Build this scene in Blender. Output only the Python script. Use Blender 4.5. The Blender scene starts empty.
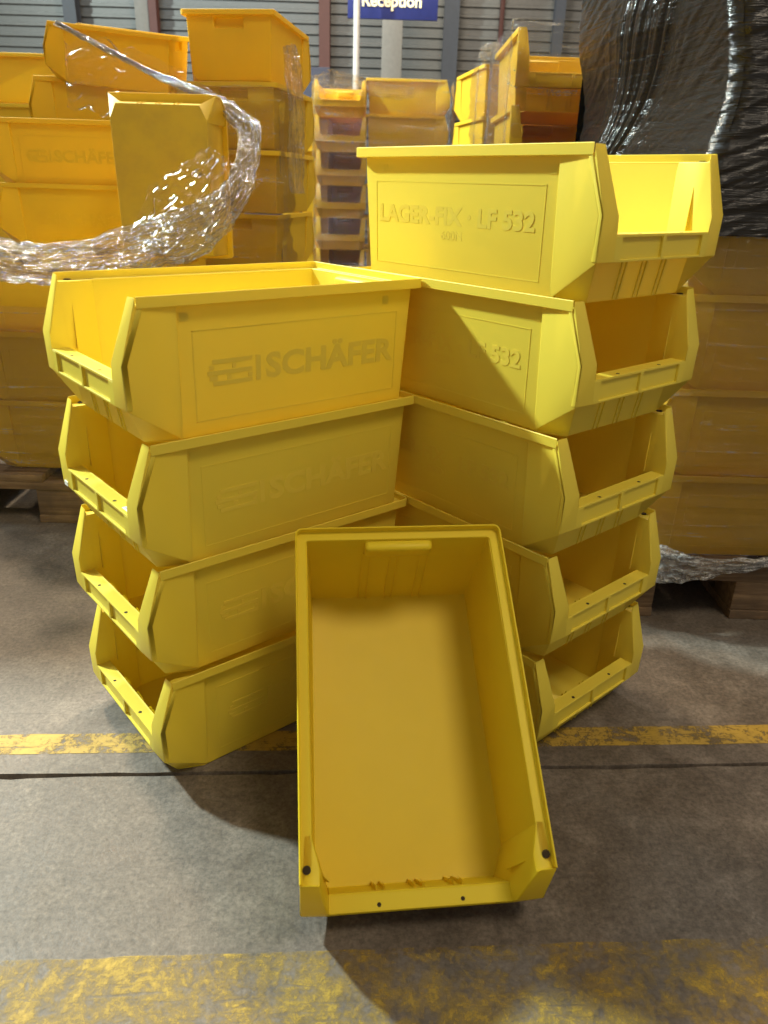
import bpy, bmesh, math, random
from mathutils import Vector, Matrix, noise
random.seed(7)
S = bpy.context.scene
C = S.collection
R = math.radians

# ---------------------------------------------------------------- camera
cam_d = bpy.data.cameras.new('camera'); cam = bpy.data.objects.new('camera', cam_d); C.objects.link(cam)
F_PX, CH, PT, RL = 756.32, 0.91128, 0.406531, 0.031041
fw = Vector((0, math.cos(PT), -math.sin(PT))); up0 = Vector((0, math.sin(PT), math.cos(PT))); rt0 = Vector((1, 0, 0))
rt = rt0*math.cos(RL) + up0*math.sin(RL); up = up0*math.cos(RL) - rt0*math.sin(RL)
M = Matrix((rt, up, -fw)).transposed().to_4x4(); M.translation = Vector((0, 0, CH))
cam.matrix_world = M
cam_d.sensor_fit = 'VERTICAL'; cam_d.sensor_height = 36.0; cam_d.lens = F_PX*36.0/1024
cam_d.clip_start = 0.02
cam_d.dof.use_dof = True; cam_d.dof.focus_distance = 1.35; cam_d.dof.aperture_fstop = 6.5
S.camera = cam
S.cycles.max_bounces = 16; S.cycles.diffuse_bounces = 8; S.cycles.glossy_bounces = 4; S.cycles.transparent_max_bounces = 24
# ---------------------------------------------------------------- world, lamps, exposure
W = bpy.data.worlds.new('hall_ambience'); S.world = W; W.use_nodes = True
W.node_tree.nodes['Background'].inputs[0].default_value = (1.0, 0.93, 0.84, 1)
W.node_tree.nodes['Background'].inputs[1].default_value = 0.27
S.view_settings.view_transform = 'Standard'; S.view_settings.look = 'None'
S.view_settings.exposure = 0.0; S.view_settings.gamma = 1.0; S.view_settings.use_curve_mapping = False
def lamp(name, travel, dist, size, power, col, target=(0, 1.15, .4), size_y=None):
    d = bpy.data.lights.new(name, 'AREA'); d.energy = power; d.color = col
    d.shape = 'RECTANGLE' if size_y else 'DISK'; d.size = size
    if size_y: d.size_y = size_y
    o = bpy.data.objects.new(name, d); C.objects.link(o)
    v = Vector(travel).normalized(); o.location = Vector(target) - v*dist
    o.rotation_euler = v.to_track_quat('-Z', 'Y').to_euler()
    return o
lamp('skylight_lamp', (1.18, -.583, -1), 8.0, .45, 1200, (.84, 1.0, .95))
lamp('high_bay_and_fill_lamp', (.57, -.69, -1), 6.5, .5, 300, (1, .80, .55))
lamp('high_bay_and_fill_lamp', (-.16, -.9, -1), 6.8, .5, 290, (1, .80, .55))
lamp('high_bay_and_fill_lamp', (-.5, .9, -1.6), 6.5, 1.6, 150, (1, .84, .62), target=(.3, 1.8, .6))  # added soft fill from the front right, brightening the shaded bin sides
lamp('high_bay_and_fill_lamp', (0, .5, -1), 5.0, 1.0, 190, (1, .86, .68), target=(-.5, 7.5, 1))
lamp('roof_light', (.35, .8, -1), 6.0, 2.0, 130, (.66, .88, 1.0), target=(-1.2, 6.5, 1))

# ---------------------------------------------------------------- materials
def nt(name):
    m = bpy.data.materials.new(name); m.use_nodes = True
    n = m.node_tree.nodes; l = m.node_tree.links
    return m, n, l, n['Principled BSDF']
def tex_noise(n, l, scale, detail=4, rough=.55, vec=None, dist=0):
    t = n.new('ShaderNodeTexNoise'); t.inputs['Scale'].default_value = scale
    t.inputs['Detail'].default_value = detail; t.inputs['Roughness'].default_value = rough
    t.inputs['Distortion'].default_value = dist
    if vec: l.new(vec, t.inputs['Vector'])
    return t.outputs['Fac']
def ramp(n, l, fac, stops):
    r = n.new('ShaderNodeValToRGB'); e = r.color_ramp.elements
    while len(e) < len(stops): e.new(.5)
    for k, (p, c) in enumerate(stops):
        e[k].position = p; e[k].color = (c if len(c) == 4 else (*c, 1)) if not isinstance(c, float) else (c, c, c, 1)
    l.new(fac, r.inputs[0]); return r.outputs[0]
def mix(n, l, fac, a, b, mode='MIX'):
    m = n.new('ShaderNodeMix'); m.data_type = 'RGBA'; m.blend_type = mode
    for s, v in ((m.inputs[0], fac), (m.inputs[6], a), (m.inputs[7], b)):
        if hasattr(v, 'links'): l.new(v, s)
        elif isinstance(v, (int, float)): s.default_value = v if s.type == 'VALUE' else (v, v, v, 1)
        else: s.default_value = (*v, 1)
    return m.outputs[2]
def math_(n, l, op, a, b=0.0):
    m = n.new('ShaderNodeMath'); m.operation = op
    for s, v in ((m.inputs[0], a), (m.inputs[1], b)):
        if hasattr(v, 'links'): l.new(v, s)
        else: s.default_value = v
    return m.outputs[0]
def coord(n, l, scale=(1, 1, 1), rot=(0, 0, 0), kind='Object'):
    t = n.new('ShaderNodeTexCoord'); m = n.new('ShaderNodeMapping')
    m.inputs['Scale'].default_value = scale; m.inputs['Rotation'].default_value = rot
    l.new(t.outputs[kind], m.inputs[0]); return m.outputs[0]
def bump(n, l, h, strength, dist, bs):
    b = n.new('ShaderNodeBump'); b.inputs['Strength'].default_value = strength; b.inputs['Distance'].default_value = dist
    l.new(h, b.inputs['Height']); l.new(b.outputs[0], bs.inputs['Normal'])

def plastic(name, base, rough=.42, dirt=.10, spec=.40):
    m, n, l, b = nt(name)
    v = coord(n, l)
    f = tex_noise(n, l, 9, 5, .6, v)
    c = mix(n, l, math_(n, l, 'MULTIPLY', ramp(n, l, f, [(.42, 0.0), (.75, 1.0)]), dirt), base, (base[0]*.62, base[1]*.55, base[2]*1.3))
    l.new(c, b.inputs['Base Color'])
    f2 = tex_noise(n, l, 60, 3, .6, v)
    l.new(ramp(n, l, f2, [(.3, rough-.01), (.7, rough+.02)]), b.inputs['Roughness'])
    b.inputs['Specular IOR Level'].default_value = spec
    bump(n, l, tex_noise(n, l, 420, 2, .5, v), .06, .0006, b)
    tl = n.new('ShaderNodeBsdfTranslucent'); tl.inputs[0].default_value = (1.0, base[1]/base[0]*.92, .01, 1)
    mx = n.new('ShaderNodeMixShader'); mx.inputs[0].default_value = .15
    l.new(b.outputs[0], mx.inputs[1]); l.new(tl.outputs[0], mx.inputs[2]); l.new(mx.outputs[0], n['Material Output'].inputs[0])
    return m
YEL = plastic('yellow_plastic', (.85, .70, .075), dirt=.06)
YELN = plastic('yellow_plastic_scuffed', (.84, .65, .026), .42, .08, .2)
YELB = plastic('yellow_plastic_dimmed', (.74, .51, .028), .5, .12)  # same plastic darkened and warmed, the dim background light put into its colour
LET = plastic('yellow_relief_lettering', (.85, .68, .078), .44, .08)
def simple(name, col, rough=.6, metal=0.0, spec=.5):
    m, n, l, b = nt(name); b.inputs['Base Color'].default_value = (*col, 1); b.inputs['Roughness'].default_value = rough
    b.inputs['Metallic'].default_value = metal; b.inputs['Specular IOR Level'].default_value = spec
    v = coord(n, l); f = tex_noise(n, l, 25, 4, .6, v)
    l.new(mix(n, l, f, (col[0]*.8, col[1]*.8, col[2]*.8), (min(1, col[0]*1.2), min(1, col[1]*1.2), min(1, col[2]*1.2))), b.inputs['Base Color'])
    return m
HOLE_SHADE = simple('screw_hole_shade', (.035, .022, .006), .9)
STICK = simple('white_sticker', (.80, .82, .88), .5)
INK = simple('blue_ink', (.12, .16, .50), .5)
SCUFF = simple('white_scuff', (.78, .78, .72), .7)

def concrete():
    m, n, l, b = nt('worn_concrete')
    v = coord(n, l, kind='Object')
    big = tex_noise(n, l, 1.6, 6, .62, v, .3); mid = tex_noise(n, l, 11, 8, .72, v, .4); fine = tex_noise(n, l, 130, 4, .75, v)
    c = ramp(n, l, mid, [(.28, (.078, .062, .048)), (.5, (.138, .113, .090)), (.72, (.225, .19, .155))])
    c = mix(n, l, ramp(n, l, big, [(.35, 0.0), (.65, .65)]), c, (.095, .08, .066))
    c = mix(n, l, .6, c, ramp(n, l, fine, [(.32, (.2, .2, .2)), (.68, (.84, .84, .84))]), 'OVERLAY')
    f3 = tex_noise(n, l, 38, 6, .8, v, .6); c = mix(n, l, .35, c, ramp(n, l, f3, [(.35, (.25, .25, .25)), (.65, (.78, .78, .78))]), 'OVERLAY')
    # scratches
    sc = coord(n, l, (6, 130, 1), (0, 0, .9)); s1 = tex_noise(n, l, 1.5, 3, .5, sc, .6)
    sc2 = coord(n, l, (5, 150, 1), (0, 0, -.5)); s2 = tex_noise(n, l, 1.4, 3, .5, sc2, .8)
    sm = math_(n, l, 'MAXIMUM', ramp(n, l, s1, [(.71, 0.0), (.76, 1.0)]), ramp(n, l, s2, [(.72, 0.0), (.77, 1.0)]))
    c = mix(n, l, math_(n, l, 'MULTIPLY', sm, .45), c, (.05, .04, .033))
    l.new(c, b.inputs['Base Color'])
    l.new(ramp(n, l, mid, [(.3, .42), (.7, .72)]), b.inputs['Roughness'])
    b.inputs['Specular IOR Level'].default_value = .45
    bump(n, l, math_(n, l, 'ADD', math_(n, l, 'MULTIPLY', fine, .35), mid), .35, .004, b)
    return m
CONC = concrete()
GROOVE = simple('joint_filler', (.035, .028, .022), .95)
def paint(name, wear_lo, wear_hi, seed, streak=.6):
    m, n, l, b = nt(name)
    t = n.new('ShaderNodeTexCoord'); mp = n.new('ShaderNodeMapping'); mp.inputs['Location'].default_value = (seed, seed*.7, 0)
    l.new(t.outputs['Object'], mp.inputs[0]); v = mp.outputs[0]
    big = tex_noise(n, l, 9, 12, .82, v, .25); fine = tex_noise(n, l, 48, 6, .8, v, .5)
    s1 = tex_noise(n, l, 1.3, 4, .6, coord(n, l, (7, 90, 1), (0, 0, .95)), .9); s2 = tex_noise(n, l, 1.3, 4, .6, coord(n, l, (8, 80, 1), (0, 0, -.75)), .9)
    s3 = tex_noise(n, l, 1.2, 4, .6, coord(n, l, (6, 110, 1), (0, 0, .15)), .7)
    w = math_(n, l, 'ADD', math_(n, l, 'MULTIPLY', big, .62), math_(n, l, 'MULTIPLY', fine, .38))
    s = math_(n, l, 'MAXIMUM', math_(n, l, 'MAXIMUM', s1, s2), s3)
    keep = ramp(n, l, w, [(wear_lo, 0.0), (wear_hi, 1.0)])
    scr = ramp(n, l, s, [(.61, 1.0), (.69, 1.0-streak)])
    al = math_(n, l, 'MULTIPLY', keep, scr)
    c = mix(n, l, fine, (.34, .22, .024), (.54, .36, .045)); c = mix(n, l, ramp(n, l, big, [(.38, .7), (.6, 0.0)]), c, (.26, .17, .05))
    l.new(c, b.inputs['Base Color']); b.inputs['Roughness'].default_value = .62
    l.new(al, b.inputs['Alpha'])
    bump(n, l, fine, .3, .002, b)
    return m
PAINT1 = paint('worn_yellow_line_paint', .43, .50, 3.1)
PAINT2 = paint('heavily_worn_yellow_paint', .45, .60, 8.2, .75)

def wood():
    m, n, l, b = nt('pallet_wood')
    v = coord(n, l, (2, 30, 30)); f = tex_noise(n, l, 3, 8, .7, v, .6); g = tex_noise(n, l, 7, 4, .6, coord(n, l))
    c = ramp(n, l, f, [(.25, (.07, .042, .022)), (.5, (.20, .125, .065)), (.75, (.36, .25, .14))])
    c = mix(n, l, ramp(n, l, g, [(.4, .7), (.6, 0.0)]), c, (.09, .065, .045))
    l.new(c, b.inputs['Base Color']); b.inputs['Roughness'].default_value = .85; bump(n, l, f, .5, .004, b)
    return m
WOOD = wood()
def film(name, clear, tint, streak_rot, haze, scale=(3, 70, 70), glint=(.60, .68), rough=.12, bs=.6, gs=38, gl_amt=.3):
    """thin stretch film: mostly see-through, glossy, with milky haze and white glints painted into its folds"""
    m, n, l, b = nt(name)
    n.remove(b); out = n['Material Output']
    v = coord(n, l, scale, streak_rot); f = tex_noise(n, l, 1.0, 6, .65, v, .8)
    g = tex_noise(n, l, gs, 5, .7, coord(n, l), 1.2)
    bp = n.new('ShaderNodeBump'); bp.inputs['Strength'].default_value = bs; bp.inputs['Distance'].default_value = .012
    l.new(math_(n, l, 'ADD', f, math_(n, l, 'MULTIPLY', g, .5)), bp.inputs['Height'])
    tr = n.new('ShaderNodeBsdfTransparent'); tr.inputs[0].default_value = (*tint, 1)
    gl = n.new('ShaderNodeBsdfGlossy'); gl.inputs['Roughness'].default_value = rough; l.new(bp.outputs[0], gl.inputs['Normal'])
    df = n.new('ShaderNodeBsdfDiffuse'); df.inputs[0].default_value = (.80, .82, .84, 1); l.new(bp.outputs[0], df.inputs['Normal'])
    tl = n.new('ShaderNodeBsdfTranslucent'); tl.inputs[0].default_value = (.8, .82, .84, 1)
    ad = n.new('ShaderNodeMixShader'); ad.inputs[0].default_value = .35; l.new(df.outputs[0], ad.inputs[1]); l.new(tl.outputs[0], ad.inputs[2])
    lw = n.new('ShaderNodeLayerWeight'); lw.inputs[0].default_value = .18; l.new(bp.outputs[0], lw.inputs[1])
    m1 = n.new('ShaderNodeMixShader')
    l.new(math_(n, l, 'ADD', math_(n, l, 'MULTIPLY', lw.outputs['Fresnel'], .9), 1-clear), m1.inputs[0])
    l.new(tr.outputs[0], m1.inputs[1]); l.new(gl.outputs[0], m1.inputs[2])
    m2 = n.new('ShaderNodeMixShader')
    glint_mask = math_(n, l, 'MULTIPLY', ramp(n, l, f, [(glint[0], 0.0), (glint[1], 1.0)]), ramp(n, l, g, [(.45, .15), (.62, 1.0)]))  # painted glints: noise whitens the film where highlights would sit
    l.new(math_(n, l, 'ADD', math_(n, l, 'MULTIPLY', glint_mask, haze*3+gl_amt), haze*.3), m2.inputs[0])
    l.new(m1.outputs[0], m2.inputs[1]); l.new(ad.outputs[0], m2.inputs[2])
    l.new(m2.outputs[0], out.inputs[0])
    return m
FILM = film('clear_stretch_film', .965, (.93, .90, .86), (0, .05, 0), .045, (2.2, 60, 75), (.595, .63), .10, .8)
FILMV = film('thin_clear_veil', .975, (.96, .94, .90), (0, .4, .2), .02, (3, 40, 40), (.66, .70), .14, .25, 38, .1)
FILMS = film('bunched_film_skirt', .9, (.95, .94, .93), (0, .6, .1), .30, (6, 50, 50), (.46, .58), .12, 1.0, 80, .45)
FILMC = film('crumpled_clear_film', .93, (.96, .95, .94), (0, .5, .3), .12, (14, 40, 40), (.54, .62), .10, 1.0, 95)
def blackfilm():
    m, n, l, b = nt('black_stretch_film')
    f = tex_noise(n, l, 1.0, 6, .65, coord(n, l, (5, 5, 60), (0, -.28, 0)), 1.0); g = tex_noise(n, l, 26, 5, .7, coord(n, l), 1.0)
    b.inputs['Base Color'].default_value = (.012, .011, .010, 1)
    b.inputs['Roughness'].default_value = .2; b.inputs['Specular IOR Level'].default_value = .6
    bump(n, l, math_(n, l, 'ADD', f, math_(n, l, 'MULTIPLY', g, .18)), .55, .012, b)
    return m
BLACK = blackfilm()
METAL = simple('grey_cladding', (.17, .17, .165), .38, .35)
GREYP = simple('grey_column_paint', (.20, .19, .175), .6)
DARKM = simple('dark_steel', (.055, .06, .075), .5)
REDM = simple('red_brown_steel', (.10, .035, .028), .6)
WHITE = simple('white_pole_paint', (.50, .50, .49), .5)
NAVY = simple('navy_sign_face', (.018, .028, .16), .45)
CREAM = simple('cream_lettering', (.85, .78, .55), .5)
DBLUE = simple('dark_blue_paint', (.018, .026, .055), .5)

# ---------------------------------------------------------------- helpers
def mesh(name, verts, faces, mat, smooth=None):
    me = bpy.data.meshes.new(name); me.from_pydata([tuple(v) for v in verts], [], faces); me.materials.append(mat)
    me.update()
    return me
def fix(me, angle=35):
    bm = bmesh.new(); bm.from_mesh(me); bmesh.ops.recalc_face_normals(bm, faces=bm.faces); bm.to_mesh(me); bm.free()
    for p in me.polygons: p.use_smooth = True
    me.set_sharp_from_angle(angle=R(angle)); return me
def obj(name, me, parent=None, loc=None):
    o = bpy.data.objects.new(name, me); C.objects.link(o)
    if parent: o.parent = parent
    if loc is not None: o.location = loc
    return o
def thing(name, label, cat, loc=(0, 0, 0), rotz=0, group=None):
    o = bpy.data.objects.new(name, None); C.objects.link(o); o.empty_display_size = .05
    o.location = loc; o.rotation_euler = (0, 0, rotz); o['label'] = label; o['category'] = cat
    if group: o['group'] = group
    return o
def tag(o, label, cat, group=None, kind=None):
    o['label'] = label; o['category'] = cat
    if group: o['group'] = group
    if kind: o['kind'] = kind
    return o
class MB:
    def __init__(s): s.v = []; s.f = []
    def box(s, a, b):
        x0, y0, z0 = a; x1, y1, z1 = b; k = len(s.v)
        s.v += [(x0,y0,z0),(x1,y0,z0),(x1,y1,z0),(x0,y1,z0),(x0,y0,z1),(x1,y0,z1),(x1,y1,z1),(x0,y1,z1)]
        s.f += [tuple(k+i for i in q) for q in ((0,3,2,1),(4,5,6,7),(0,1,5,4),(1,2,6,5),(2,3,7,6),(3,0,4,7))]; return s
    def poly(s, pts):
        k = len(s.v); s.v += [tuple(p) for p in pts]; s.f.append(tuple(range(k, k+len(pts)))); return s
    def hexa(s, p8):
        k = len(s.v); s.v += [tuple(p) for p in p8]
        s.f += [tuple(k+i for i in q) for q in ((0,3,2,1),(4,5,6,7),(0,1,5,4),(1,2,6,5),(2,3,7,6),(3,0,4,7))]; return s
    def cyl(s, c0, c1, r, n=12):
        c0 = Vector(c0); c1 = Vector(c1); d = (c1-c0).normalized(); a = d.orthogonal().normalized(); b_ = d.cross(a); k = len(s.v)
        for c in (c0, c1):
            for i in range(n): t = 2*math.pi*i/n; s.v.append(tuple(c+a*math.cos(t)*r+b_*math.sin(t)*r))
        s.f += [(k+i, k+(i+1) % n, k+n+(i+1) % n, k+n+i) for i in range(n)] + [tuple(k+i for i in range(n))[::-1], tuple(k+n+i for i in range(n))]; return s
    def me(s, name, mat, merge=True, angle=35, bevel=0, seg=2):
        me = mesh(name, s.v, s.f, mat); bm = bmesh.new(); bm.from_mesh(me)
        if merge: bmesh.ops.remove_doubles(bm, verts=bm.verts, dist=1e-5)
        bmesh.ops.recalc_face_normals(bm, faces=bm.faces)
        if bevel:
            es = [e for e in bm.edges if len(e.link_faces) == 2 and e.calc_face_angle(0) > R(25)]
            bmesh.ops.bevel(bm, geom=es, offset=bevel, segments=seg, affect='EDGES', profile=.5, clamp_overlap=True)
        bm.to_mesh(me); bm.free()
        for p in me.polygons: p.use_smooth = True
        me.set_sharp_from_angle(angle=R(angle)); return me
def solid(me, t, name, angle=35):
    """give an open sheet an even wall thickness, growing inward"""
    o = bpy.data.objects.new('tmp', me); C.objects.link(o)
    md = o.modifiers.new('s', 'SOLIDIFY'); md.thickness = t; md.offset = -1; md.use_even_offset = True
    bpy.context.view_layer.update()
    dg = bpy.context.evaluated_depsgraph_get(); r = bpy.data.meshes.new_from_object(o.evaluated_get(dg))
    bpy.data.objects.remove(o); r.name = name
    for p in r.polygons: p.use_smooth = True
    r.set_sharp_from_angle(angle=R(angle)); return r
def text_mesh(txt, size, extrude, mat, name, offset=0.0, sx=1.0, space=1.0):
    cu = bpy.data.curves.new('t', 'FONT'); cu.body = txt; cu.size = size; cu.extrude = extrude; cu.offset = offset
    cu.space_character = space; cu.align_x = 'CENTER'; cu.align_y = 'CENTER'; cu.resolution_u = 3
    o = bpy.data.objects.new('t', cu); C.objects.link(o); bpy.context.view_layer.update()
    me = bpy.data.meshes.new_from_object(o.evaluated_get(bpy.context.evaluated_depsgraph_get()))
    bpy.data.objects.remove(o); me.name = name; me.materials.clear(); me.materials.append(mat)
    for v in me.vertices: v.co.x *= sx
    return me

# ---------------------------------------------------------------- setting
YAW = math.atan(.067)
def fl(xp, yp, z=0): return (xp*math.cos(YAW)-yp*math.sin(YAW), xp*math.sin(YAW)+yp*math.cos(YAW), z)
cs = math.cos(YAW)
JY = 1.006*cs
mb = MB()
random.seed(3)
N = 420; xs = [-7+14*i/N for i in range(N+1)]
hi = [JY+.0032+.004*abs(noise.noise(Vector((x*45, 1.3, 0))))+.003*random.random()*(abs(noise.noise(Vector((x*3, 7, 0)))) > .15) for x in xs]
lo = [JY-.0032-.004*abs(noise.noise(Vector((x*45, 4.3, 0))))-.003*random.random()*(abs(noise.noise(Vector((x*3, 2, 0)))) > .15) for x in xs]
vs = []; fs = []
for i, x in enumerate(xs): vs += [(x, 14, 0), (x, hi[i], 0), (x, hi[i]-.002, -.012), (x, lo[i]+.002, -.012), (x, lo[i], 0), (x, -3, 0)]
for i in range(N):
    for j in range(5): k = i*6+j; fs.append((k, k+1, k+7, k+6))
fm = mesh('floor', vs, fs, CONC); fm.materials.append(GROOVE)
for k, p in enumerate(fm.polygons): p.material_index = 1 if k % 5 == 2 else 0
floor = obj('floor', fm); floor.rotation_euler.z = YAW; floor['kind'] = 'structure'
def strip(y0, y1, mat, seed, z=.0006):
    vs = []; fs = []; n_ = 500
    for i in range(n_+1):
        x = -5+10*i/n_
        vs += [(x, y0*cs+.0025*noise.noise(Vector((x*14, seed, 0))), z), (x, y1*cs+.0025*noise.noise(Vector((x*14, seed+5, 0))), z)]
    for i in range(n_): k = 2*i; fs.append((k, k+2, k+3, k+1))
    o = obj('painted_line', mesh('painted_line', vs, fs, mat), floor); return o
strip(1.059, 1.110, PAINT1, 1)['label'] = 'narrow worn yellow floor line behind the joint'
strip(.36, .678, PAINT2, 2)['label'] = 'wide scratched yellow floor band in the foreground'

# back wall: ribbed metal cladding built as real profiles
vs = []; fs = []; WY = 9.2; pr = []
z = 0.0
while z < 5.2: pr += [(z, 0), (z+.055, 0), (z+.062, -.022), (z+.088, -.022), (z+.095, 0)]; z += .095
for (zz, d) in pr: vs += [(-8, WY+d, zz), (8, WY+d, zz)]
for i in range(len(pr)-1): fs.append((2*i, 2*i+1, 2*i+3, 2*i+2))
wb = obj('wall_back', fix(mesh('wall_back', vs, fs, METAL), 20)); wb['kind'] = 'structure'
def post(name, x, w, d, mat, label, y=WY-.1, h=5.0, cat='column'):
    m_ = MB().box((-w/2, -d/2, 0), (w/2, d/2, h)); t = .012
    return tag(obj(name, m_.me(name, mat, bevel=.006), None, (x, y, 0)), label, cat)
def hbeam(x, w, d, mat, label, h=5.0):
    t = thing('steel_column', label, 'column', (x, WY-.14, 0))
    obj('flange', MB().box((-w/2, -d/2, 0), (w/2, -d/2+.014, h)).me('flange', mat), t)
    obj('flange', MB().box((-w/2, d/2-.014, 0), (w/2, d/2, h)).me('flange', mat), t)
    obj('web', MB().box((-.006, -d/2+.014, 0), (.006, d/2-.014, h)).me('web', mat), t)
hbeam(-3.34, .13, .14, DARKM, 'dark steel column on the back wall near the left edge')
post('concrete_column', -2.62, .14, .14, GREYP, 'pale grey column on the back wall above the left bins')
hbeam(-2.50, .08, .12, REDM, 'dark brown steel column right beside the pale grey column at left')
hbeam(-.76, .11, .12, REDM, 'dark red-brown steel column on the back wall left of the white pole')
post('concrete_column', -.06, .19, .16, GREYP, 'grey square column directly below the reception sign', y=8.2)
hbeam(.53, .15, .14, DARKM, 'dark grey steel column right of the reception sign')
post('downpipe', 1.05, .045, .045, REDM, 'thin dark red pipe on the back wall behind the tall right stack', y=WY-.05, cat='pipe')
hbeam(1.62, .10, .12, DARKM, 'dark steel column at the edge of the black wrapped load')
pl = tag(obj('white_pole', MB().cyl((0, 0, 0), (0, 0, 4), .026, 14).me('white_pole', WHITE), None, (-.335, 7.0, 0)), 'thin white pole standing in front of the reception sign', 'pole')
sg = thing('reception_sign', 'navy blue hanging sign with cream Reception lettering', 'sign', (-.055, 7.15, 2.142))
obj('panel', MB().box((-.36, -.012, 0), (.36, .012, .46)).me('panel', NAVY, bevel=.003), sg)
tm = text_mesh('Reception', .118, .002, CREAM, 'lettering', .0035)
to = obj('lettering', tm, sg, (-.01, -.016, .122)); to.rotation_euler = (R(90), 0, 0)
for sx in (-.3, .3): obj('hanging_rod', MB().cyl((sx, 0, .46), (sx, 0, 2.6), .006, 8).me('hanging_rod', DARKM), sg)
cb = thing('steel_cabinet', 'dark blue cabinet against the back wall behind the centre-left bins', 'cabinet', (-.86, 7.4, 0))
obj('body', MB().box((-.55, -.22, 0), (.3, .25, 1.80)).me('body', DBLUE, bevel=.006), cb)
for sx in (-.54, -.12): obj('door', MB().box((sx, -.235, .04), (sx+.4, -.222, 1.76)).me('door', DBLUE, bevel=.003), cb)

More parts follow.
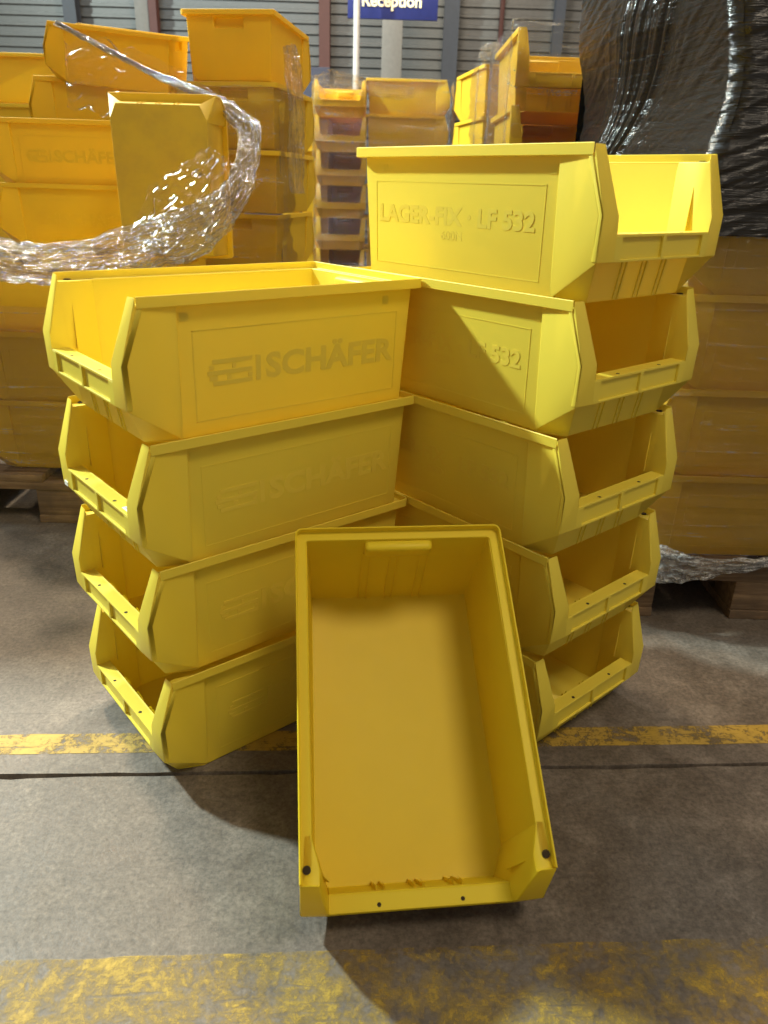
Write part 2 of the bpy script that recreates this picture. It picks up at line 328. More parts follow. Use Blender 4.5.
# ---------------------------------------------------------------- the storage bin (500 x 312 x 200 mm)
def build_bin_meshes(mat, dirtmat=None):
    P = {}
    sW = 1
    Fz = .186
    m = MB()
    E_, F0 = (.1385, .4204, 0), (.118, .465, 0)
    pE, pF = (.1379, .4160, .0006), (.1422, .4160, .186)
    fT = (.1428, .4204, Fz); bT, bB = (.1415, .006, Fz), (.1345, .017, 0)
    mir = lambda p: (-p[0], p[1], p[2])
    # floor
    w_at = lambda z: .1345+(.1415-.1345)*z/Fz; y_at = lambda z: .017-.011*z/Fz
    hx = .0485; zs = [0, .150, .181, Fz]
    m.poly([mir(bB), (-hx, .017, 0), (hx, .017, 0), bB, E_, F0, mir(F0), mir(E_)])
    for s in (0, 1):
        q = (lambda p: p) if s == 0 else mir
        m.poly([q(bB), q(E_), q(fT), q(bT), q((w_at(.181), y_at(.181), .181)), q((w_at(.150), y_at(.150), .150))])
    # back wall with the grip pocket pressed inward
    def pt(i, k):
        z_ = zs[k]; x_ = [-w_at(z_), -hx, hx, w_at(z_)][i]; return (x_, y_at(z_), z_)
    for k in range(3):
        for i in range(3):
            if i == 1 and k == 1:
                a, b, c, d = pt(1, 1), pt(2, 1), pt(2, 2), pt(1, 2); g = .015
                a2, b2, c2, d2 = (a[0], a[1]+g*.6, a[2]+.004), (b[0], b[1]+g*.6, b[2]+.004), (c[0], c[1]+g, c[2]), (d[0], d[1]+g, d[2])
                m.poly([a2, b2, c2, d2]); m.poly([a, b, b2, a2]); m.poly([b, c, c2, b2]); m.poly([c, d, d2, c2]); m.poly([d, a, a2, d2])
            else: m.poly([pt(i, k), pt(i+1, k), pt(i+1, k+1), pt(i, k+1)])
    # front wall up to the sill
    f1 = (.1193, .4795, .0925)
    m.poly([F0, f1, mir(f1), mir(F0)])
    me = mesh('b', m.v, m.f, mat); bm = bmesh.new(); bm.from_mesh(me)
    bmesh.ops.remove_doubles(bm, verts=bm.verts, dist=1e-5); bmesh.ops.recalc_face_normals(bm, faces=bm.faces)
    if sum((f.calc_center_median()-Vector((0, .24, .09))).dot(f.normal) for f in bm.faces) < 0: bmesh.ops.reverse_faces(bm, faces=bm.faces)
    es = [e for e in bm.edges if len(e.link_faces) == 2 and e.calc_face_angle(0) > R(20)]
    bmesh.ops.bevel(bm, geom=es, offset=.0035, segments=3, affect='EDGES', profile=.5, clamp_overlap=True)
    bm.to_mesh(me); bm.free(); P['body'] = solid(me, .0028, 'body')
    # rim: shelf + upstanding lip with rounded back corners
    def path(hw, yb, r, ye, n_=5):
        pts = [(hw, ye)]
        for i in range(n_+1): t = (math.pi/2)*i/n_; pts.append((hw-r+r*math.cos(t), yb+r-r*math.sin(t)))
        return pts + [(-x, y) for x, y in pts[::-1]]
    rings = [(path(.1400, .0085, .005, .452), Fz-.001), (path(.1400, .0085, .005, .452), Fz+.0025), (path(.1535, -.0050, .009, .4715), Fz+.0025),
             (path(.1535, -.0050, .009, .4715), .2), (path(.1560, -.0075, .011, .4735), .2), (path(.1560, -.0075, .011, .4735), Fz-.001)]
    m = MB(); k = len(rings[0][0])
    for r_, z_ in rings: m.v += [(x, y, z_) for x, y in r_]
    for j in range(6):
        for i in range(k-1): a = j*k+i; b = ((j+1) % 6)*k+i; m.f.append((a, a+1, b+1, b))
    m.f.append(tuple(j*k for j in range(6))); m.f.append(tuple(j*k+k-1 for j in range(6))[::-1])
    P['rim'] = m.me('rim', mat, bevel=.0008, seg=1, angle=30)
    # front corner posts (closed, hollow-looking solids)
    for s in (1, -1):
        m = MB(); q = lambda p: (p[0]*s, p[1], p[2])
        E_ = pE; F = (.1505, .4175, Fz+.0025); Fi = (.1415, .4160, Fz+.0025); T1 = (.131, .455, Fz+.0025); T2 = (.131, .4745, Fz+.0025)
        B2 = (.1540, .4725, Fz+.0025); B3 = (.1555, .4735, .1995); T3 = (.134, .4745, .1995)
        Cc = (.156, .5, .116); D = (.156, .4985, .057); G1 = (.1215, .5, .116); G2 = (.1193, .5005, .057)
        H = (.1195, .4739, .057); K = (.1193, .4795, .0925)
        outs = [[F, B2, E_], [B2, Cc, E_], [Cc, D, E_], [E_, D, H, F0], [D, G2, H], [Cc, G1, G2, D], [B3, T3, G1, Cc], [B2, B3, Cc],
                [Fi, T1, T2, B2, F], [T2, T3, B3, B2], [F, E_, Fi], [T2, K, G1], [K, (.1193, .5, .0925), G1], [T2, G1, T3], [Fi, E_, F0, T1], [T1, F0, K, T2]]
        for p in outs: m.poly([q(x) for x in p])
        for (p0, p1) in (((.1545, .4725, .186), (.156, .5, .116)), ((.156, .5, .116), (.156, .4985, .058))):
            w = .0085; e = .0010
            m.hexa([q(x) for x in ((p0[0]-.003, p0[1]-w, p0[2]), (p0[0]-.003, p0[1]-.0004, p0[2]), (p0[0]+e, p0[1]-.0004, p0[2]), (p0[0]+e-.0008, p0[1]-w, p0[2]),
                                   (p1[0]-.003, p1[1]-w, p1[2]), (p1[0]-.003, p1[1]-.0004, p1[2]), (p1[0]+e, p1[1]-.0004, p1[2]), (p1[0]+e-.0008, p1[1]-w, p1[2]))])
        P['post%d' % s] = m.me('front_post', mat, angle=28, bevel=.0018, seg=3)
        a = MB()   # slot fin inside the opening and small screw pad
        a.hexa([q(x) for x in ((.127, .4590, .088), (.1185, .4610, .088), (.1185, .4625, .088), (.127, .4608, .088), (.133, .4570, .158), (.1285, .4580, .155), (.1285, .4595, .155), (.133, .4585, .158))])
        P['fin%d' % s] = a.me('slot_fin', mat, bevel=.0006)
    # sill / label strip
    m = MB(); x0 = .1205
    m.box((-x0, .4975-.0, .0925-.004), (x0, .5, .0925))           # top edge bead
    m.box((-x0, .477, .0895), (x0, .4985, .0925))                  # sill top
    m.box((-x0, .4940, .060), (x0, .4960, .0895))                  # recessed panel
    m.box((-x0, .473, .057), (x0, .5, .0605))                      # lower edge
    for xc, w in ((-.113, .017), (0, .008), (.113, .017)): m.box((xc-w/2, .4945, .059), (xc+w/2, .5003, .0905))
    P['front_sill'] = m.me('front_sill', mat, merge=False, bevel=.0006, seg=1)
    # ribs on the inside of the back wall and on the front wall
    P['rib'] = []
    for xc in (-.0455, .002, .0455):
        for dx in (-.0062, .0062):
            m = MB(); x = xc+dx; m.hexa([(x-.0012, .0195, .003), (x+.0012, .0195, .003), (x+.0012, .0225, .003), (x-.0012, .0225, .003), (x-.0012, .0095, .150), (x+.0012, .0095, .150), (x+.0012, .0125, .150), (x-.0012, .0125, .150)])
            P['rib'].append(m.me('rib', mat))
    P['front_rib'] = []
    for xc in (-.052, 0.0, .052):
        m = MB()
        for dx in (-.0055, .0055):
            x = xc+dx
            m.hexa([(x-.001, .4640, .002), (x+.001, .4640, .002), (x+.001, .4672, .002), (x-.001, .4672, .002), (x-.001, .4725, .058), (x+.001, .4725, .058), (x+.001, .4765, .058), (x-.001, .4765, .058)])
            m.poly([(x, .462, .055), (x, .478, .0895), (x, .4705, .0895)]); m.hexa([(x-.0008, .458, .003), (x+.0008, .458, .003), (x+.0008, .463, .003), (x-.0008, .463, .003), (x-.0008, .471, .086), (x+.0008, .471, .086), (x+.0008, .477, .088), (x-.0008, .477, .088)])
        P['front_rib'].append(m.me('front_rib', mat, merge=False))
    # raised outline on each long side, screw pads
    def sx_at(z, y): a = .1345+.0070*z/Fz; b = .1385+.0043*z/Fz; return a+(b-a)*(y-.017)/(.4034)
    for s in (1, -1):
        m = MB(); h_ = .0006; w = .0014
        def bar(y0, z0, y1, z1):
            pts = []
            for e in (-.0004, h_):
                for (y, z_) in ((y0, z0), (y1, z0), (y1, z1), (y0, z1)): pts.append((s*(sx_at(z_, y)+e), y, z_))
            m.hexa(pts)
        for (a_, b_, c_, d_) in ((.035, .022, .395, .150),):
            bar(a_, b_, c_, b_+w); bar(a_, d_-w, c_, d_); bar(a_, b_, a_+w, d_); bar(c_-w, b_, c_, d_)
        P['outline%d' % s] = m.me('panel_outline', mat, merge=False)
        m = MB()
        P['pad%d' % s] = []
        for y in (.405, .060):
            m = MB(); bar(y-.006, .163, y+.006, .175)
            P['pad%d' % s].append(m.me('screw_pad', mat, merge=False))
    # lettering reliefs
    return P, sx_at
BINM, sx_at = build_bin_meshes(YEL)
TA = math.atan(.0055/.186)
def side_text(txt, size, s, yc, zc, wid=None, offset=.0012, ext=.0006, sx=1.0):
    me = text_mesh(txt, size, ext, LET, 'side_lettering', offset, sx)
    xs_ = [v.co.x for v in me.vertices]; w0 = max(xs_)-min(xs_)
    if wid:
        for v in me.vertices: v.co.x *= wid/w0
    for v in me.vertices:      # lay the relief on the tapered side wall
        y = yc+s*v.co.x; z_ = zc+v.co.y; d = .0008 if v.co.z > 0 else -.0004
        v.co = (s*(sx_at(z_, y)+d), y, z_)
    return me
T_SCH = side_text('SCHÄFER', .050, -1, .162, .088, .242, .0017)
T_LAG = side_text('LAGER-FIX · LF 532', .036, 1, .212, .100, .335, .0012)
T_LOAD = side_text('600N', .018, 1, .217, .073, .046, .0003)
def logo():
    m = MB(); y0, y1 = .375, .292; zc = .089; s = -1; n_ = 3
    def blk(ya, za, yb, zb):
        pts = []
        for e in (-.0004, .0008):
            for (y, z_) in ((ya, za), (yb, za), (yb, zb), (ya, zb)): pts.append((s*(sx_at(z_, y)+e), y, z_))
        m.hexa(pts)
    h = .0062
    for k in range(5):
        z0 = zc-.0185+k*.0077; ya = y0-[.008, .003, 0, .003, .008][k]
        if k in (0, 2, 4): blk(ya, z0, y1+.012, z0+h)
        elif k == 1: blk(ya-.028, z0, ya-.034, z0+h); blk(y1+.019, z0, y1+.012, z0+h); blk(ya, z0, ya-.012, z0+h)
        else: blk(ya, z0, ya-.007, z0+h); blk(ya-.036, z0, ya-.042, z0+h)
    blk(y1+.006, zc-.0185, y1-.002, zc+.0185)
    return m.me('side_emblem', LET, merge=False)
T_LOGO = logo()

def hole_disc(x, y, z, r, mat=HOLE_SHADE):
    return MB().cyl((x, y, z-.001), (x, y, z+.0003), r, 12).me('screw_hole_disc', mat)  # dark disc on the surface, the shade of the hole put into its colour
H1 = [hole_disc(x, .4927, .0925, .0028) for x in (-.125, -.055, .055, .125)]
H2 = [hole_disc(x, .456, .1899, .0052) for x in (-.1470, .1470)]

def bin_full(label, group=None, mat=None, detail=2, cat='storage bin', name='storage_bin'):
    t = thing(name, label, cat, group=group)
    def add(n_, me):
        o = obj(n_, me, t)
        if mat: o.material_slots[0].link = 'OBJECT'; o.material_slots[0].material = mat
        return o
    add('body', BINM['body']); add('rim', BINM['rim'])
    add('front_post', BINM['post1']); add('front_post', BINM['post-1']); add('front_sill', BINM['front_sill'])
    if detail >= 1:
        for k in BINM['front_rib']: add('front_rib', k)
        for s in ('1', '-1'): add('panel_outline', BINM['outline'+s])
    if detail >= 2:
        add('slot_fin', BINM['fin1']); add('slot_fin', BINM['fin-1'])
        for k in BINM['rib']: add('rib', k)
        for s in ('1', '-1'):
            for k in BINM['pad'+s]: add('screw_pad', k)
    if detail >= 1:
        for n_, me in (('side_lettering', T_SCH), ('side_emblem', T_LOGO), ('side_lettering', T_LAG), ('load_marking', T_LOAD)): add(n_, me)
    if detail >= 2:
        for h_ in H1+H2: obj('screw_hole_disc', h_, t)
    return t
def place(t, o, rows):
    m_ = Matrix(rows).to_4x4(); m_.translation = Vector(o); t.matrix_world = m_
def dup(root, label, loc=None, rot=None, scale=None, group=None, keep=None):
    r = root.copy(); C.objects.link(r); r['label'] = label
    if group: r['group'] = group
    if loc is not None: r.location = loc
    if rot is not None: r.rotation_euler = rot
    if scale is not None: r.scale = scale
    for ch in list(root.children):
        if keep and ch.name.split('.')[0] not in keep: continue
        c = ch.copy(); C.objects.link(c); c.parent = r
        for s_ in range(len(ch.material_slots)):
            if ch.material_slots[s_].link == 'OBJECT': c.material_slots[s_].link = 'OBJECT'; c.material_slots[s_].material = ch.material_slots[s_].material
    return r

# poses
FR = {"L4": [[-0.053, 1.3804, 0.5772], [[-0.64331, -0.76561, 0.0], [0.76561, -0.64331, 0.0], [0.0, 0.0, 1.0]]], "L3": [[-0.057, 1.3815, 0.3848], [[-0.6517, -0.75848, 0.0], [0.75848, -0.6517, 0.0], [0.0, 0.0, 1.0]]], "L2": [[-0.0623, 1.387, 0.1924], [[-0.65107, -0.75901, 0.0], [0.75901, -0.65107, 0.0], [0.0, 0.0, 1.0]]], "L1": [[-0.0556, 1.3836, 0.0], [[-0.64395, -0.76506, 0.0], [0.76506, -0.64395, 0.0], [0.0, 0.0, 1.0]]], "R5": [[0.0526, 1.5084, 0.7697], [[-0.75067, 0.66068, 0.0], [-0.66068, -0.75067, 0.0], [0.0, 0.0, 1.0]]], "R4": [[0.054, 1.5077, 0.5772], [[-0.75562, 0.65501, 0.0], [-0.65501, -0.75562, 0.0], [0.0, 0.0, 1.0]]], "R3": [[0.0505, 1.5002, 0.3848], [[-0.75149, 0.65974, 0.0], [-0.65974, -0.75149, 0.0], [0.0, 0.0, 1.0]]], "R2": [[0.055, 1.501, 0.1924], [[-0.7452, 0.66684, 0.0], [-0.66684, -0.7452, 0.0], [0.0, 0.0, 1.0]]], "R1": [[0.0559, 1.5046, 0.0], [[-0.74428, 0.66787, 0.0], [-0.66787, -0.74428, 0.0], [0.0, 0.0, 1.0]]], "P": [[0.0105, 1.1529, 0.2740], [[-0.99317, 0.09667, 0.06538], [-0.11664, -0.80411, -0.58293], [-0.00378, -0.58657, 0.80989]]]}
proto = bin_full('yellow bin on top of the front left stack, side relief reading SCHÄFER', 'bins of the front left stack')
place(proto, *FR['L4'])
for k, lab, g in (('L3', 'yellow bin with white sticker on its sill, second from top of front left stack', 'bins of the front left stack'),
               ('L2', 'yellow bin second from the floor in the front left stack', 'bins of the front left stack'),
               ('L1', 'yellow bin standing on the floor at the bottom of the front left stack', 'bins of the front left stack'),
               ('R5', 'pale lit yellow bin on top of the front right stack, side relief reading LAGER-FIX', 'bins of the front right stack'),
               ('R4', 'yellow bin with diagonal shadow, second from the top of the front right stack', 'bins of the front right stack'),
               ('R3', 'yellow bin in the middle of the front right stack', 'bins of the front right stack'),
               ('R2', 'yellow bin second from the floor in the front right stack', 'bins of the front right stack'),
               ('R1', 'yellow bin standing on the floor at the bottom of the front right stack', 'bins of the front right stack')):
    b_ = dup(proto, lab, group=g); place(b_, *FR[k])
    if k == 'L3':
        st = obj('sticker', MB().box((-.112, .483, .0925), (-.086, .4945, .0931)).me('sticker', STICK), b_); st['label'] = 'small white sticker with blue print'
        tx = text_mesh('532 A', .0085, .0001, INK, 'sticker_print'); tx.transform(Matrix.Translation((-.099, .4887, .0933)) @ Matrix.Rotation(math.pi, 4, 'Z')); obj('sticker_print', tx, st)
        sc = obj('sticker_remnant', MB().box((.128, .4996, .0585), (.142, .5012, .066)).me('sticker_remnant', SCUFF), b_); sc['label'] = 'white torn sticker remnant'
lean = dup(proto, 'open yellow bin propped upright against the two stacks, showing its empty inside')
del lean['group']
place(lean, *FR['P'])
for ch in lean.children:
    if ch.type == 'MESH' and ch.data.materials[0] == YEL: ch.material_slots[0].link = 'OBJECT'; ch.material_slots[0].material = YELN

# ---------------------------------------------------------------- pallets
def pallet(x0, y0, w, d, h, label, yaw=0.0):
    t = thing('wooden_pallet', label, 'pallet', (x0, y0, 0), yaw); k = h/.144
    for i, f in enumerate((0, .5, 1)):
        for g in (0, .5, 1):
            bx = .145; bw = .100
            x = (w-bx)*f; y = (d-bw)*g+(.004 if g == 0 else 0)
            obj('block', MB().box((x, y, .022*k), (x+bx, y+bw, .100*k)).me('block', WOOD, bevel=.003), t)
    for f in (0, .5, 1):
        x = (w-.145)*f; obj('bottom_board', MB().box((x, 0, 0), (x+.145, d, .022*k)).me('bottom_board', WOOD, bevel=.002), t)
    for g in (0, .5, 1):
        y = (d-.145)*g; obj('cross_board', MB().box((0, y, .100*k), (w, y+.145, .122*k)).me('cross_board', WOOD, bevel=.002), t)
    n_ = max(4, round(w/.19))
    for f in range(n_):
        x = (w-.12)*f/(n_-1); obj('deck_board', MB().box((x, 0, .122*k), (x+.12, d, .144*k)).me('deck_board', WOOD, bevel=.002), t)
    return t
pallet(.49, 1.545, .8, .775, .144, 'wooden pallet under the clear-wrapped bins at the right edge')
pallet(-1.51, 1.965, 1.2, .8, .144, 'wooden pallet under the wrapped bins at the left edge')

pallet(-.62, 5.08, 1.0, .62, .144, 'wooden pallet under the far centre stacks of bins')
# ---------------------------------------------------------------- background bins
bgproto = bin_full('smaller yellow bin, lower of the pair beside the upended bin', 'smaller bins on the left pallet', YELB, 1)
KEEP_FAR = ('body', 'rim', 'front_post', 'front_sill', 'front_rib')
ORD = ['bottom', 'second from the bottom', 'third from the bottom', 'fourth from the bottom', 'fifth from the bottom', 'sixth from the bottom', 'seventh from the bottom', 'eighth']
first = [True]
def stack(desc, group, x, y, z0, n_, ang, pitch=.1924, scale=(1, 1, 1), far=True, jitter=.004, topname=True):
    """ang: direction the bin fronts face (deg, world); x,y = back-centre of the bins"""
    for k in range(n_):
        pos = ORD[k] if not (topname and k == n_-1) else 'top'
        lab = 'yellow bin, %s of the %s' % (pos, desc)
        loc = (x+random.uniform(-jitter, jitter), y+random.uniform(-jitter, jitter), z0+pitch*k)
        rot = (0, 0, R(ang-90)+random.uniform(-.012, .012))
        if False:
            bgproto['label'] = lab; bgproto['group'] = group; bgproto.location = loc; bgproto.rotation_euler = rot; bgproto.scale = scale; first[0] = False
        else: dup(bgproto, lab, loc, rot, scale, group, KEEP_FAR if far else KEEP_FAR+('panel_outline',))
random.seed(11)
# right pallet: long sides facing us, fronts to the left
stack('front row on the right pallet', 'clear-wrapped bins on the right pallet', 1.075, 1.725, .146, 4, 180, far=None)
stack('rear row on the right pallet', 'clear-wrapped bins on the right pallet', 1.075, 2.08, .146, 4, 180)
# left pallet: two wrapped big layers and an unwrapped third
stack('wrapped stack on the left pallet', 'large bins on the left pallet', -.62, 2.155, .146, 3, 180, pitch=.187, far=False)
stack('rear stack on the left pallet', 'large bins on the left pallet', -.62, 2.53, .146, 3, 180, pitch=.187)
# smaller bins standing on them
sm = (.80, .82, .84)
bgproto.location = (-.715, 2.42, .723); bgproto.rotation_euler = (0, 0, R(90)); bgproto.scale = sm
for k in range(1, 2):
    dup(bgproto, 'smaller yellow bin, %s of the pair beside the upended bin' % ('lower' if k == 0 else 'upper'), (-.715, 2.42, .723+.163*k), (0, 0, R(90)), sm, 'smaller bins on the left pallet')
up_ = dup(bgproto, 'upended yellow bin showing its scuffed underside above the left pallet', (-.567, 2.235, .728), None, (.84, .76, .84), keep=KEEP_FAR)
UND = plastic('yellow_plastic_soiled', (.66, .46, .040), .5, .55)
for ch in up_.children:
    if ch.name.startswith('body'): ch.material_slots[0].link = 'OBJECT'; ch.material_slots[0].material = UND
up_.matrix_world = Matrix.Translation((-.567, 2.02, .722)) @ Matrix(((1, 0, 0), (0, 0, 1), (0, 1, 0))).to_4x4() @ Matrix.Diagonal((.84, .76, .84, 1))
# column behind: backs facing us, clear wrapped
stack('tall wrapped column left of the gap', 'wrapped bins in the tall left column', -.548, 2.85, .0, 7, 82, pitch=.2027)
stack('tall wrapped column behind the tilted bin', 'wrapped bins behind the upended bin', -.725, 3.00, .0, 6, 180, pitch=.2027, topname=False)
tl = dup(bgproto, 'yellow bin tilted on its side above the upended bin, wrapped in clear film', (-.735, 2.93, 1.180), (R(5), R(-8), R(88)), None, 'wrapped bins behind the upended bin', KEEP_FAR)
# far left stack
stack('far stack at left edge', 'wrapped bins at the far left', -1.56, 4.08, .0, 7, 180, pitch=.2027)
# centre background
stack('open-fronted far centre stack', 'open-fronted bins in the far centre', -.333, 5.62, .146, 7, -90, pitch=.190)
stack('far centre stack seen side-on', 'side-on bins in the far centre', -.175, 5.30, .146, 7, 0, pitch=.1924)
stack('stack left of the open-fronted one', 'bins left of the open-fronted stack', -.56, 5.25, .146, 6, 90, pitch=.1924)
stack('stack right of the far centre', 'bins right of the far centre', .53, 3.86, .0, 7, 100, pitch=.2028)
stack('tall stack beside the black load', 'bins of the tall stack beside the black load', .470, 2.84, .0, 7, -90, pitch=.1855)

# ---------------------------------------------------------------- film wraps
def wrap(name, label, x0, x1, y0, y1, z0, z1, mat, amp=.008, nx=90, nz=60, yaw=0.0, seed=0.0, cat='film wrap', top=False, fn=None):
    """closed sleeve of film around a stack, gently creased"""
    per = [(x0, y0), (x1, y0), (x1, y1), (x0, y1)]; L_ = [math.dist(per[i], per[(i+1) % 4]) for i in range(4)]; tot = sum(L_)
    vs = []; fs = []
    for j in range(nz+1):
        z_ = z0+(z1-z0)*j/nz
        for i in range(nx):
            s_ = tot*i/nx; k = 0
            while s_ > L_[k]: s_ -= L_[k]; k += 1
            a, b = per[k], per[(k+1) % 4]; t = s_/L_[k]; x = a[0]+(b[0]-a[0])*t; y = a[1]+(b[1]-a[1])*t
            n_ = [(0, -1), (1, 0), (0, 1), (-1, 0)][k]
            d = amp*(noise.noise(Vector((x*3+seed, y*3, z_*14)))+.5*noise.noise(Vector((x*9+seed, y*9, z_*40))))
            # rounded corners
            e = min(t, 1-t)*L_[k]; d -= .012*max(0, 1-e/.03)
            if fn: d += fn(x, y, z_, k)
            # skirt gathers
            vs.append((x+n_[0]*d, y+n_[1]*d, z_+amp*.8*noise.noise(Vector((x*6, y*6, seed+z_*2)))))
    for j in range(nz):
        for i in range(nx): a = j*nx+i; b = j*nx+(i+1) % nx; fs.append((a, b, b+nx, a+nx))
    o = obj(name, fix(mesh(name, vs, fs, mat), 60)); tag(o, label, cat); return o
wrap('stretch_film', 'clear stretch film sleeve around the bins on the right pallet', .565, 1.10, 1.553, 2.26, .095, .86, FILM, .006, 150, 90, seed=1)
wrap('stretch_film', 'clear stretch film sleeve around the lower bins on the left pallet', -1.16, -.60, 1.985, 2.70, .13, .60, FILM, .006, 140, 60, seed=4)
wrap('stretch_film', 'clear stretch film around the tall column at upper left', -.735, -.375, 2.83, 3.37, .0, 1.20, FILM, .014, 120, 90, seed=8)
wrap('stretch_film', 'clear stretch film around the far centre stacks', -.505, .345, 5.10, 5.66, .0, 1.50, FILM, .02, 160, 80, seed=12)
wrap('stretch_film', 'clear stretch film around the stack left of the tall right stack', .35, .72, 3.80, 4.42, .0, 1.43, FILM, .014, 120, 80, seed=16)
wrap('stretch_film', 'clear stretch film around the tall stack beside the black load', .298, .645, 2.335, 2.86, .0, 1.325, FILM, .010, 120, 80, seed=20)
# crumpled sheets
def ribbon(name, label, path, widths, mat, nu=170, nv=46, amp=.02, seed=0.0, upv=(0, 0, 1)):
    pts = [Vector(p) for p in path]; n_ = len(pts)
    def cr(i, t, arr):
        p0, p1, p2, p3 = arr[max(i-1, 0)], arr[i], arr[min(i+1, n_-1)], arr[min(i+2, n_-1)]
        return .5*((2*p1)+(p2-p0)*t+(2*p0-5*p1+4*p2-p3)*t*t+(3*p1-p0-3*p2+p3)*t**3)
    vs = []; fs = []
    for a in range(nu+1):
        u = (n_-1)*a/nu; i = min(int(u), n_-2); t = u-i
        p = cr(i, t, pts); q = cr(i, min(t+.02, 1.0), pts) if t < .97 else p+(p-cr(i, t-.02, pts)); tg = (q-p).normalized()
        w = widths[i]*(1-t)+widths[i+1]*t
        side = tg.cross(Vector((0, 1, 0))).normalized(); nrm = Vector((0, -1, 0))
        for b in range(nv+1):
            v = 2*b/nv-1
            f = noise.noise(Vector((u*1.3+seed, v*9*max(.4, w*12), seed)))
            g = noise.noise(Vector((u*7+seed, v*22, seed+3)))
            h = noise.noise(Vector((u*2.2, v*3, seed+9)))
            e = w*(1+.25*noise.noise(Vector((u*2.3, (1 if v > 0 else -1)*3, seed))))
            vs.append(tuple(p+side*(e*v+.35*amp*g)+nrm*(amp*(1-abs(f)*2.6)+.5*amp*g+1.2*amp*h)))
    for a in range(nu):
        for b in range(nv): k = a*(nv+1)+b; fs.append((k, k+1, k+nv+2, k+nv+1))
    o = obj(name, fix(mesh(name, vs, fs, mat), 80)); tag(o, label, 'film'); return o
ribbon('loose_film', 'crumpled clear film hanging over the bins on the left pallet',
    [(-.945, 2.44, 1.298), (-.864, 2.42, 1.263), (-.672, 2.35, 1.178), (-.468, 2.2, 1.098), (-.368, 2.1, 1.03), (-.358, 2.0, .949), (-.385, 1.92, .871), (-.474, 1.88, .80), (-.613, 1.86, .753), (-.779, 1.85, .722), (-.917, 1.85, .731), (-1.02, 1.85, .758)],
    [.006, .006, .007, .018, .03, .028, .036, .060, .055, .045, .048, .05], FILMC, 420, 90, .014, 2)
ribbon('film_veil', 'thin clear film veil stretched over the upended bin corner',
    [(-.60, 1.90, .765), (-.52, 1.90, .83), (-.45, 1.92, .89), (-.40, 1.98, .96)], [.03, .075, .075, .05], FILMV, 80, 30, .008, 6)
ribbon('film_sheet', 'clear film pulled across the tilted bin at upper left',
    [(-1.02, 2.66, 1.20), (-.90, 2.62, 1.19), (-.78, 2.58, 1.17), (-.62, 2.55, 1.12), (-.52, 2.5, 1.06)], [.09, .10, .09, .07, .06], FILMV, 100, 40, .004, 14)
ribbon('film_skirt', 'bunched clear film gathered on the right pallet edge beside the front right stack',
    [(.56, 1.535, .135), (.62, 1.53, .145), (.70, 1.528, .140), (.80, 1.53, .150), (.95, 1.535, .165), (1.10, 1.54, .17)], [.05, .048, .032, .018, .014, .012], FILMS, 140, 36, .012, 21)
ribbon('film_tuft', 'white crumpled film tuft on the stack left of the tall right stack', [(.36, 3.82, 1.43), (.40, 3.8, 1.45), (.46, 3.8, 1.45)], [.02, .045, .03], FILMC, 40, 24, .03, 31)
ribbon('film_flap', 'loose clear film flap along the edge of the tall left column', [(-.36, 2.9, 1.33), (-.345, 2.88, 1.24), (-.335, 2.86, 1.12), (-.34, 2.86, 1.0), (-.335, 2.85, .88)], [.02, .03, .025, .03, .025], FILM, 90, 30, .008, 37)
ribbon('film_flap', 'crinkled clear film over the top of the far centre stack', [(-.50, 5.08, 1.44), (-.40, 5.06, 1.46), (-.25, 5.06, 1.45), (-.1, 5.08, 1.43), (.1, 5.09, 1.42)], [.04, .06, .05, .04, .03], FILM, 100, 30, .02, 41)

# black wrapped loads
def black_load(name, label, x0, x1, y0, y1, z0, z1, fn, nx, nz):
    vs = []; fs = []; per = [(x0, y1), (x0, y0), (x1, y0), (x1, y1)]; seg = [.6, 1.6, .5]
    cols = []
    for k in range(3):
        n_ = int(nx*seg[k]/2.7)
        for i in range(n_): t = i/n_; cols.append((k, t, per[k][0]+(per[k+1][0]-per[k][0])*t, per[k][1]+(per[k+1][1]-per[k][1])*t))
    cols.append((2, 1.0, per[3][0], per[3][1]))
    for j in range(nz+1):
        z_ = z0+(z1-z0)*j/nz
        for (k, t, x, y) in cols:
            n_ = [(-1, 0), (0, -1), (1, 0)][k]; d = fn(x, y, z_, k, t)
            vs.append((x+n_[0]*d, y+n_[1]*d, z_))
    m_ = len(cols)
    for j in range(nz):
        for i in range(m_-1): a = j*m_+i; fs.append((a, a+1, a+1+m_, a+m_))
    top = len(vs); fs.append(tuple(nz*m_+i for i in range(m_)))
    return tag(obj(name, fix(mesh(name, vs, fs, BLACK), 70)), label, 'wrapped pallet')
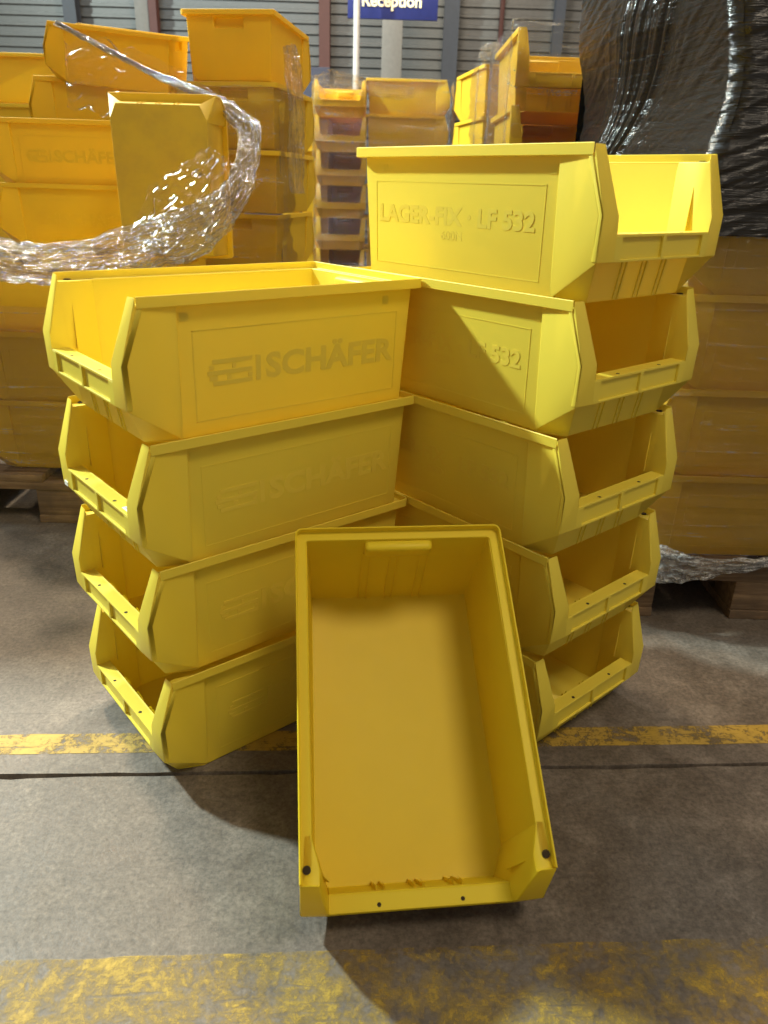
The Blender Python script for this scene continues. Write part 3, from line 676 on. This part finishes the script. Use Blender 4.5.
def black_h(u, z, face):
    """relief of the tightly wound film: u runs along the face in metres"""
    if face == 0:      # left side face: fan of pleats rising towards the near corner
        uu = u; ax, az = .02, .62; ang = math.atan2((z-az), (uu-ax)+1e-6); r = math.hypot(uu-ax, z-az)
        m_ = math.exp(-((ang-R(57))/.17)**2)
        w_ = noise.noise(Vector((ang*9, r*1.2, 2)))
        f = m_*(.013*abs(math.sin(ang*42+1.8*w_))+.006*abs(math.sin(ang*97+r*2)))
        f += .006*noise.noise(Vector((u*3, z*3, 5)))
        f += (1-m_)*(.005*abs(noise.noise(Vector((u*5+z*4, z*30-u*14, 1))))+.003*abs(noise.noise(Vector((u*9+z*8, z*70-u*30, 8)))))
        return f
    f = .012*noise.noise(Vector((u*4, z*5, 11)))+.009*abs(noise.noise(Vector((u*6+z*5, z*36-u*9, 4))))+.005*abs(noise.noise(Vector((u*16, z*80-u*30, 6))))
    return f
def black_load(name, label, near, back, right, z0, z1, nz=300):
    near, back, right = Vector(near), Vector(back), Vector(right); br = right+(back-near); cols = []
    for a, b, n_, face in ((back, near, 200, 0), (near, right, 170, 1), (right, br, 40, 2), (br, back, 40, 2)):
        d = (b-a); nn = Vector((d.y, -d.x)).normalized()
        for i in range(n_): t = i/n_; cols.append((a+d*t, nn, d.length*t, t, face, d.length))
    vs = []; fs = []; m_ = len(cols)
    for j in range(nz+1):
        z_ = z0+(z1-z0)*j/nz
        bulge = .020*math.sin(z_*9.5+.6)+.012*noise.noise(Vector((z_*6, 3, 3)))
        for p, nn, u, t, face, L_ in cols:
            d = black_h(u, z_, face); e = min(t, 1-t)*L_; d -= .020*max(0, 1-e/.035)**2
            q = p+nn*d; q = q+Vector((-1, 0))*bulge*(1 if face == 0 else (1-t if face == 1 else 0))
            vs.append((q.x, q.y, z_))
    for j in range(nz):
        for i in range(m_): a = j*m_+i; b = j*m_+(i+1) % m_; fs.append((a, b, b+m_, a+m_))
    fs.append(tuple(nz*m_+i for i in range(m_))); fs.append(tuple(range(m_))[::-1])
    return tag(obj(name, fix(mesh(name, vs, fs, BLACK), 75)), label, 'wrapped load')
black_load('black_wrapped_load', 'glossy black film wrapped load with diagonal pleats above the right pallet', (.580, 1.546), (.475, 2.315), (1.25, 1.546), .842, 1.95)
black_load('black_wrapped_load', 'added black wrapped load out of view left of the left pallet, shading the floor', (-2.75, 2.0), (-2.75, 2.8), (-1.95, 2.0), 0, 1.45, 120)  # unseen load, added to cast shade on the floor at the left
